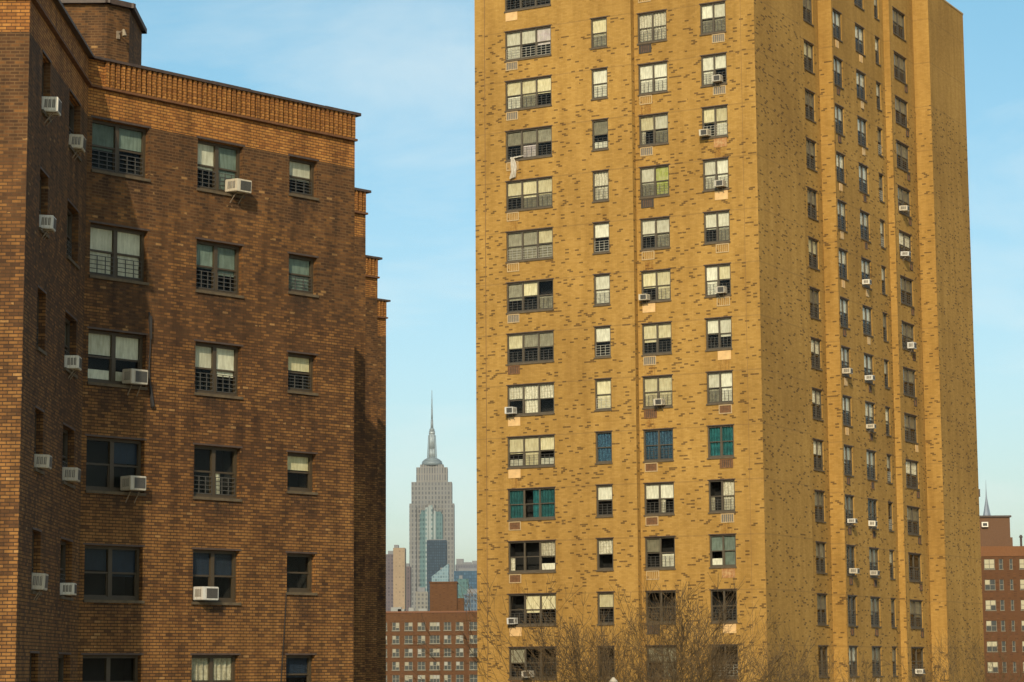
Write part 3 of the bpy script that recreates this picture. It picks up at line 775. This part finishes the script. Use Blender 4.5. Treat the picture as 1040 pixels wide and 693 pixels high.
# ================================================================== red building at the right edge
def right_block():
    D = 322.0
    pL = at(975, 600, D); o = empty('brick_building', (at(1030, 600, D).x, D+10, 0), 'red brick block with small windows at the right edge behind the yellow tower', 'building', 'brick housing blocks')
    B = Vector(o.location); e = Vector((1, -.02)).normalized()
    f = Face((pL.x, D), e); fr = Face(f.o-Vector((B.x, B.y)), e)
    sx = lambda px: (at(px, 600, D).x-pL.x)
    zt = at(1015, 555, D).z; z1 = at(1005, 568, D).z; rows = [z1-2.75*k for k in range(6)]
    mr = facade_grid('dull_red_brick', (.088, .037, .013), (.080, .033, .012), .8, .3, .5, .5); mo = plain('orange_brick_band', (.14, .055, .016), .85)
    wins = [(sx(1000.3), 1.4*1.02, 2), (sx(1015.3), .55, 1), (sx(1026), .42, 1), (sx(1036), 1.4, 2), (sx(1051), .6, 1)]
    ww = [(x, w) for x, w, n in wins]
    mb = MB(); wall(mb, fr, 0, 22, 0, zt, [(x, x+w, z-1.35, z) for x, w in ww for z in rows], .1, .5); mb.box((0, .8, 0), (22, 18, zt-.3), 0, fr.p); mb.obj('wall', [mr, M_ROOM], o)
    mb = MB(); mb.box((-.1, -.08, zt-1.35), (22, -.003, zt), 0, fr.p); mb.obj('parapet_band', [mo], o)
    q = random.Random(8); mw = plain('far_sash', (.15, .13, .09), .7); mg = plain('far_pane', (.03, .032, .03), .25); sh = plain('far_shade', (.34, .30, .19), .8)
    for x, w, n in wins:
        for z in rows:
            P = Vector(f.p(x, .06, z-1.35))-B
            def mk():
                mb = MB(); ee = .07
                for k in range(n+1): mb.box((k*(w-ee)/n, 0, 0), (k*(w-ee)/n+ee, .05, 1.35))
                mb.box((ee, .002, .62), (w-ee, .04, .70)); mb.box((ee, .03, .01), (w-ee, .04, 1.34), 1); mb.box((-.05, -.10, -.1), (w+.05, .02, -.003))
                return mb.mesh('window', [mw, mg])
            wo = link('window', cached(('rr', round(w, 2)), mk), o, P, f.ang)
            if n == 2:
                for k in range(2):
                    if q.random() < .6:
                        a = .07+k*(w-.07)/2; mb = MB(); mb.box((a, .012, .70 if q.random() < .6 else .1), (a+w/2-.12, .026, 1.3)); mb.obj('blind', [sh], wo)
    Dk = D+14
    a, b = at(985, 540, Dk).x, at(1026, 540, Dk).x; zb = at(1010, 525.5, Dk).z; zb2 = at(1010, 546, Dk-3).z
    mb = MB(); mb.box((a-B.x, 4, zt-.5), (b-B.x, 11, zb)); mb.box((a-B.x, .9, zt-.5), (at(1028, 540, Dk-3).x-B.x, 3.9, zb2)); mb.obj('roof_bulkhead', [plain('brown_bulkhead_brick', (.11, .055, .026), .9)], o)
    mb = MB(); mb.box((a-B.x-.2, 3.8, zb), (b-B.x+.2, 11.2, zb+.25)); mb.obj('bulkhead_coping', [M_CAP], o)
    x = at(1000, 540, Dk).x; z = at(1000, 533, Dk).z
    t_ = empty('floodlight', (x, B.y+3.8, z), 'white boxy floodlight on the brown rooftop bulkhead at far right', 'floodlight')
    mb = MB(); mb.box((-.45, -.25, -.35), (.45, .0, .35)); mb.obj('housing', [M_AC], t_); mb = MB(); mb.box((-.3, -.27, -.2), (.3, -.25, .2)); mb.obj('lens', [M_ACD], t_)
    x = at(997.5, 530, Dk).x; z = at(997.5, 503, Dk).z
    t_ = empty('rooftop_antenna', (x, B.y+6, zb), 'thin antenna pole with small box on top, left of the distant spire', 'antenna')
    mb = MB(); mb.tube((0, 0, .25), (0, 0, z-zb), .06, .05, 6); mb.obj('pole', [M_CAP], t_); mb = MB(); mb.box((-.22, -.15, z-zb-.1), (.22, .15, z-zb+1.0)); mb.obj('antenna_box', [M_CAP], t_)
    x = at(1037, 550, D+5).x; zz = at(1037, 546, D+5).z
    t_ = empty('chimney_pipe', (x, D+5, zt-.4), 'short dark vent pipe on the roof at the far right edge', 'vent pipe')
    mb = MB(); mb.tube((0, 0, 0), (0, 0, zz-zt+.4), .16, .16, 8); mb.obj('pipe', [M_CAP], t_); mb = MB(); mb.tube((0, 0, zz-zt+.4), (0, 0, zz-zt+.75), .3, .12, 8); mb.obj('cowl', [M_CAP], t_)
right_block()

# ================================================================== skyline
def art_deco():
    D = 4050.0; px = D/F_PX
    M1 = facade_grid('pale_limestone_bays', (.155, .150, .138), (.072, .075, .076), 5.6, 7.8, .45, .62)
    M2 = facade_grid('limestone_piers', (.180, .166, .146), (.080, .084, .086), 4.4, 12, .45, .85)
    MG = facade_grid('greenish_spandrel_bays', (.085, .14, .135), (.03, .07, .075), 4.2, 7.8, .62, .6)
    MM = plain('pale_metal', (.30, .34, .34), .4, .3, scale=.05); MA = plain('antenna_steel', (.16, .19, .20), .5, scale=.05); MD = plain('dark_dome', (.13, .16, .17), .5, scale=.05)
    cx = at(438.4, 500, D).x
    o = empty('art_deco_skyscraper', (cx, D, 0), 'distant stepped stone skyscraper with tall needle spire, between the brick blocks', 'skyscraper', 'skyline buildings')
    Z = lambda y: at(438, y, D).z
    def blk(name, xl, xr, yt, yb, dep, mat, dy=0.0):
        a, b = at(xl, 550, D).x-cx, at(xr, 550, D).x-cx
        mb = MB(); mb.box((a, dy, Z(yb) if yb else 0), (b, dy+dep, Z(yt))); return mb.obj(name, [mat], o)
    s = blk('shaft', 415.8, 461.2, 511.5, None, 46, M1, 0)
    blk('setback_tier', 417.8, 459.0, 489.5, 511.5, 42, M1, 2)
    blk('setback_tier', 422.7, 454.5, 474.5, 489.5, 36, M2, 5)
    blk('setback_tier', 426.5, 450.5, 471.5, 474.5, 30, M2, 8)
    
    # centre recess: glazed bays set between two projecting stone piers
    for xl, xr in ((415.9, 423.0), (452.0, 461.1)): blk('corner_pier', xl, xr, 513.5, None, 6, M1, -6)
    for xl, xr in ((427, 429.5), (433, 435.5), (439.5, 442), (446, 448.5)): blk('stone_pier', xl, xr, 512.6, None, 3, M2, -3)
    def lathe(name, prof, mat, n=16):
        mb = MB()
        for (r1, y1), (r2, y2) in zip(prof[:-1], prof[1:]): mb.tube((0, 22, Z(y1)), (0, 22, Z(y2)), r1*px, r2*px, n)
        return smooth(mb.obj(name, [mat], o))
    lathe('dome', [(11, 472), (10.2, 468), (7.5, 465.5), (4.2, 464)], MD)
    mb = MB()
    lathe('mooring_mast', [(3.7, 464), (3.3, 455), (3.1, 440), (3.2, 437.5)], MM)
    mb = MB()
    for k in range(8):
        a = k*pi/4; r1, r2 = 4.6*px, 3.5*px
        mb.tube((cos(a)*r1, 22+sin(a)*r1, Z(464)), (cos(a)*r2, 22+sin(a)*r2, Z(441)), .8, .6, 4)
    mb.obj('mast_fins', [MA], o)
    lathe('mast_crown', [(3.3, 437.5), (2.6, 436.5), (2.6, 435), (1.4, 433.5)], MA)
    lathe('antenna', [(1.4, 433.5), (1.2, 426), (.9, 424.5), (.85, 415), (.6, 413.5), (.55, 405), (.34, 403), (.28, 395)], MA, 8)
art_deco()

def box_tower(name, xl, xr, yt, D, mat, label, dep=40, extra=None, slope=0.0, top=None):
    a, b = at(xl, 600, D).x, at(xr, 600, D).x; z = at((xl+xr)/2, yt, D).z
    o = empty(name, ((a+b)/2, D, 0), label, 'skyscraper', 'skyline buildings')
    w = (b-a)/2; mb = MB(); s = slope
    z0, z1 = z-s, z+s
    P = [(-w, 0, 0), (w, 0, 0), (w, dep, 0), (-w, dep, 0), (-w, 0, z0), (w, 0, z1), (w, dep, z1), (-w, dep, z0)]
    def q(i): mb.quad([P[k] for k in i], [((P[k][0] if abs(P[i[0]][1]-P[i[1]][1]) < 1 else P[k][1]), P[k][2]) for k in i])
    for i in ((0, 1, 5, 4), (1, 2, 6, 5), (2, 3, 7, 6), (3, 0, 4, 7), (4, 5, 6, 7)): q(i)
    mb.obj('tower_body', [mat], o)
    mb = MB()
    if extra:
        for (fx0, fx1, h) in extra: mb.box((-w+2*w*fx0, dep*.2, z-abs(s)), (-w+2*w*fx1, dep*.7, z+h))
    else: mb.box((-w*.7, dep*.2, z-1), (w*.5, dep*.7, z+3.5))
    mb.obj('roof_plant', [top or plain('roof_plant_grey', (.14, .14, .14), .7, scale=.1)], o)
    return o
FG = facade_grid
box_tower('office_tower', 433.6, 453.6, 548.7, 3300, FG('dark_blue_glass', (.012, .022, .034), (.022, .040, .058), 3.0, 3.8, .7, .7), 'dark blue glass tower standing in front of the stepped stone skyscraper', 40, [(.05, .95, 1.5)])
GT = FG('sea_green_glass', (.080, .135, .135), (.045, .085, .09), 4.4, 7.2, .6, .55)
gt_ = box_tower('office_tower', 426.5, 449.5, 522, 3700, GT, 'sea green glass tower with stepped top, overlapping the middle of the stepped stone skyscraper', 40, [(.04, .30, 6), (.34, .58, 11), (.62, .94, 4)], 0.0, GT)
mb = MB()
for px_, w_, y_ in ((433.6, 2.2, 515.5), (437.4, 3.0, 513.5), (441.5, 1.6, 519)):  # pale strips: the tower's vertical highlight put in as colour
    x_ = at(px_, 560, 3700).x - gt_.location.x; mb = MB(); mb.box((x_-w_, -2.5, 0), (x_+w_, -.02, at(px_, y_, 3700).z)); mb.obj('highlight_strip', [FG('pale_highlight_glass', (.22, .25, .24), (.10, .15, .155), 9, 7.2, .3, .5)], gt_)
box_tower('office_tower', 392.0, 403.0, 563, 2300, FG('mauve_cladding', (.10, .080, .082), (.06, .05, .06), 3.2, 3.4, .5, .6), 'dull mauve slab tower at the far left of the skyline gap', 30)
box_tower('office_tower', 399.3, 411.2, 556.5, 2200, FG('beige_concrete', (.24, .175, .11), (.205, .15, .095), 3.2, 3.4, .4, .4), 'blank beige tower with a small roof block, left of the stepped skyscraper', 26, [(.05, .42, 3)])
box_tower('office_tower', 411.0, 416.8, 575.5, 2500, FG('purple_brick', (.10, .075, .072), (.06, .05, .055), 3.2, 3.4, .5, .6), 'narrow purple-brown tower between the beige tower and the stepped skyscraper', 26)
box_tower('office_tower', 438.5, 455.6, 579, 2800, FG('pale_crystal_glass', (.17, .235, .25), (.10, .16, .185), 3.0, 3.8, .75, .7), 'pale glass tower with a steeply slanting roof, in front of the dark blue tower', 30, [(.5, .95, 3)], 7.5)
box_tower('office_tower', 462.5, 490, 573.5, 3600, FG('grey_violet_cladding', (.11, .108, .118), (.07, .075, .085), 4, 4, .5, .6), 'grey violet tower with a jagged crown, right of the stepped skyscraper', 45, [(.03, .30, 9), (.32, .6, 4), (.62, .95, 6)])
box_tower('office_tower', 461.0, 492, 580, 2900, FG('blue_curtain_wall', (.025, .055, .085), (.04, .08, .12), 3.2, 3.8, .72, .7), 'broad blue glass block below the jagged grey violet tower', 40)
box_tower('office_tower', 464.5, 475.8, 588, 2000, FG('teal_glass', (.065, .125, .12), (.05, .10, .105), 2.6, 3.4, .6, .65), 'teal tower with a round white tank on top, beside the red roof bulkhead', 24, [(.15, .45, 3)])
box_tower('office_tower', 471.5, 492, 603, 1700, FG('steel_blue_facade', (.09, .12, .145), (.035, .06, .09), 2.2, 3.4, .55, .7), 'low steel blue block just above the right end of the orange-red brick building', 24)
box_tower('office_tower', 422, 434.5, 601, 1900, FG('sand_grey_facade', (.17, .16, .135), (.08, .08, .075), 3, 3.3, .5, .55), 'low sand grey block at the foot of the stepped skyscraper', 24)

def spire_tower():
    D = 4600.0; px = D/F_PX; cx = at(1003.6, 500, D).x
    o = empty('spired_skyscraper', (cx, D, 0), 'distant tower with a slender pointed steel spire at the far right, above the brown bulkhead', 'skyscraper', 'skyline buildings')
    Z = lambda y: at(1003.6, y, D).z
    ms = plain('grey_steel_spire', (.17, .19, .22), .4, .4, scale=.05)
    mb = MB()
    prof = [(.12, 487), (.3, 496), (.7, 504), (1.7, 511), (3.0, 518), (4.6, 526)]
    for (r1, y1), (r2, y2) in zip(prof[:-1], prof[1:]): mb.tube((0, 20, Z(y2)), (0, 20, Z(y1)), r2*px, r1*px, 8)
    mb.obj('spire', [ms], o)
    w = 5.6*px; mb = MB(); mb.box((-w, 20-w, 0), (w, 20+w, Z(526))); mb.obj('shaft', [FG('grey_brick_shaft', (.26, .25, .24), (.14, .14, .14), 4, 4, .45, .6)], o)
spire_tower()

# ================================================================== bare trees
M_BARK = plain('bare_bark', (.080, .050, .019), .9, var=.3, scale=12)
def tree_meshes(seed, hgt, spread=1.0, lev=7):
    q = random.Random(seed); tr = MB(); cw = MB()
    def seg(mb, a, b, ra, rb, n): mb.tube(a, b, ra, rb, n, 0, False)
    def grow(p, d, L, r, lv):
        n = 3 if lv > 2 else 2; mb = tr if lv >= lev-1 else cw; ns = 6 if lv >= lev-1 else (4 if lv > 3 else 3)
        for k in range(n):
            d = (d + Vector((q.uniform(-1, 1), q.uniform(-1, 1), q.uniform(-.4, .7)))*.26).normalized()
            e = p + d*L/n; r2 = r*(.90 if n == 3 else .86)
            seg(mb, p, e, r, r2, ns); p, r = e, r2
            if 0 < lv < lev-1 and q.random() < .84:
                side(p, d, L*.62, r*.48, lv-2)
        if lv <= 0: return
        for k in range(2 if q.random() < .72 else 3):
            a = q.uniform(0, 2*pi); ang = q.uniform(.22, .62)*spread
            x = d.orthogonal().normalized(); y = d.cross(x)
            nd = (d*cos(ang) + (x*cos(a)+y*sin(a))*sin(ang) + Vector((0, 0, .10))).normalized()
            grow(p, nd, L*q.uniform(.66, .86), max(.0055, r*q.uniform(.60, .74)), lv-1)
    def side(p, d, L, r, lv):
        a = q.uniform(0, 2*pi); x = d.orthogonal().normalized(); y = d.cross(x); ang = q.uniform(.6, 1.1)
        grow(p, (d*cos(ang)+(x*cos(a)+y*sin(a))*sin(ang)+Vector((0, 0, .15))).normalized(), L, max(.0055, r), max(0, lv))
    grow(Vector((0, 0, 0)), Vector((0, 0, 1)), hgt*.25, hgt*.0125, lev)
    zs = max(v[2] for v in cw.v); k = hgt/zs
    for mb in (tr, cw): mb.v = [(x*k, y*k, z*k) for x, y, z in mb.v]
    return tr.mesh('trunk', [M_BARK]), cw.mesh('crown', [M_BARK])
protos = [tree_meshes(s, 15.0, sp) for s, sp in ((3, .95), (8, 1.05), (21, .9))]
TREES = [ # px, top y, depth, proto, rotation
 (564, 655, 97, 0, .4, 'small bare tree at the left foot of the yellow tower, below the three-pane windows'),
 (592, 614, 92, 1, 2.1, 'bare tree with thin upright twigs in front of the slim window column of the tower'),
 (640, 628, 99, 2, 3.6, 'bare tree below the vertical step in the tower sunlit face'),
 (692, 582, 90, 1, 5.0, 'tallest bare tree, its twigs reaching highest before the tower sunlit face'),
 (712, 604, 97, 2, .9, 'bare tree standing just behind and right of the tallest one, before the corner-side windows'),
 (742, 622, 96, 0, 1.5, 'bare tree in front of the tower just left of its corner'),
 (782, 650, 100, 2, .2, 'low bare tree at the tower corner where sunlit and shaded faces meet'),
 (828, 660, 104, 1, 3.0, 'low bare tree before the near end of the tower shaded face'),
 (952, 642, 108, 0, 4.4, 'bare bushy tree before the far end of the tower shaded face'),
 (986, 650, 112, 2, 2.6, 'bare bushy tree at the far right between the tower and the red block')]
for px, ty, D, pi_, rot, lab in TREES:
    top = at(px, ty-14, D)
    o = empty('bare_tree', (top.x, D, 0), lab, 'tree', 'bare trees below the tower', rot)
    k = top.z/15.0; o.scale = (k, k, k)
    link('trunk', protos[pi_][0], o); link('crown', protos[pi_][1], o)

# pale street lamp head among the twigs
p = at(623, 691, 88)
o = empty('street_lamp', (p.x, 88, 0), 'street lamp with pale peaked head just showing among the bare twigs', 'street lamp')
mb = MB(); mb.tube((0, 0, 0), (0, 0, p.z-.3), .10, .06, 8); mb.obj('pole', [M_CAP], o)
mb = MB(); mb.tube((0, 0, p.z-.3), (0, 0, p.z-.05), .10, .15, 10); mb.tube((0, 0, p.z-.05), (0, 0, p.z+.10), .17, .04, 10); mb.obj('lamp_head', [plain('pale_lamp', (.38, .34, .26), .5)], o)

# ================================================================== air
mb = MB(); mb.box((-1500, -40, -1), (2400, 5200, 520))
hz = bpy.data.materials.new('haze_air'); hz.use_nodes = True
nt = hz.node_tree; nt.nodes.clear(); out = nt.nodes.new('ShaderNodeOutputMaterial'); pv = nt.nodes.new('ShaderNodeVolumePrincipled')
pv.inputs['Color'].default_value = (.86, .94, .96, 1); pv.inputs['Density'].default_value = .000027; pv.inputs['Anisotropy'].default_value = 0.0
nt.links.new(pv.outputs[0], out.inputs['Volume'])
hb = mb.obj('haze', [hz]); tag(hb, kind='stuff')

# ================================================================== light
EL, AZ = R(31), math.atan2(-.13, -1.0)
sdir = Vector((sin(AZ)*cos(EL), cos(AZ)*cos(EL), sin(EL)))
sl = bpy.data.lights.new('sun', 'SUN'); sl.energy = 3.5; sl.angle = R(.55); sl.color = (1.0, .86, .66)
so = bpy.data.objects.new('sun', sl); COL.objects.link(so); so.rotation_euler = sdir.to_track_quat('Z', 'Y').to_euler(); so.location = (0, -20, 80)
W = bpy.data.worlds.new('World'); S.world = W; W.use_nodes = True
nt = W.node_tree; nt.nodes.clear(); N = nt.nodes.new; L = nt.links.new
wo = N('ShaderNodeOutputWorld'); bg = N('ShaderNodeBackground'); sky = N('ShaderNodeTexSky')
sky.sky_type = 'NISHITA'; sky.sun_disc = False; sky.sun_elevation = EL; sky.sun_rotation = AZ % (2*pi)
sky.air_density = 1.0; sky.dust_density = 2.0; sky.ozone_density = 1.0; sky.altitude = 20
tc = N('ShaderNodeTexCoord'); mp = N('ShaderNodeMapping'); mp.inputs['Scale'].default_value = (3.2, 3.2, 11.0); mp.inputs['Location'].default_value = (1.3, .4, .2)
L(tc.outputs['Generated'], mp.inputs['Vector'])
nz = N('ShaderNodeTexNoise'); nz.inputs['Scale'].default_value = 1.6; nz.inputs['Detail'].default_value = 9; nz.inputs['Roughness'].default_value = .58; nz.inputs['Distortion'].default_value = .4
L(mp.outputs[0], nz.inputs['Vector'])
rp = N('ShaderNodeValToRGB'); rp.color_ramp.elements[0].position = .465; rp.color_ramp.elements[1].position = .80; rp.color_ramp.elements[1].color = (.6, .6, .6, 1)
L(nz.outputs[0], rp.inputs[0])
mx = N('ShaderNodeMix'); mx.data_type = 'RGBA'; mx.inputs[7].default_value = (6.0, 6.4, 6.2, 1)
tn = N('ShaderNodeMix'); tn.data_type = 'RGBA'; tn.blend_type = 'MULTIPLY'; tn.inputs[0].default_value = 1; tr_ = N('ShaderNodeValToRGB'); sx_ = N('ShaderNodeSeparateXYZ'); L(tc.outputs['Generated'], sx_.inputs[0]); L(sx_.outputs[2], tr_.inputs[0])
el_ = tr_.color_ramp.elements; el_.new(.1); el_.new(.27)
for e_, (p_, c_) in zip(el_, ((0, (1.0, .98, .93, 1)), (.12, (.88, 1.01, .98, 1)), (.27, (.73, 1.05, 1.0, 1)), (.55, (.92, .98, .94, 1)))): e_.position = p_; e_.color = c_
L(tr_.outputs[0], tn.inputs[7])
L(sky.outputs[0], tn.inputs[6]); L(rp.outputs[0], mx.inputs[0]); L(tn.outputs[2], mx.inputs[6]); L(mx.outputs[2], bg.inputs[0])
bg.inputs[1].default_value = .125; L(bg.outputs[0], wo.inputs[0])

S.render.engine = 'CYCLES'
S.cycles.max_bounces = 6; S.cycles.transparent_max_bounces = 12; S.cycles.volume_bounces = 0
S.view_settings.view_transform = 'Standard'; S.view_settings.look = 'None'; S.view_settings.exposure = 0.3; S.view_settings.gamma = 1; S.view_settings.use_curve_mapping = False
S.render.resolution_x = 1024; S.render.resolution_y = 682; S.render.resolution_percentage = 100
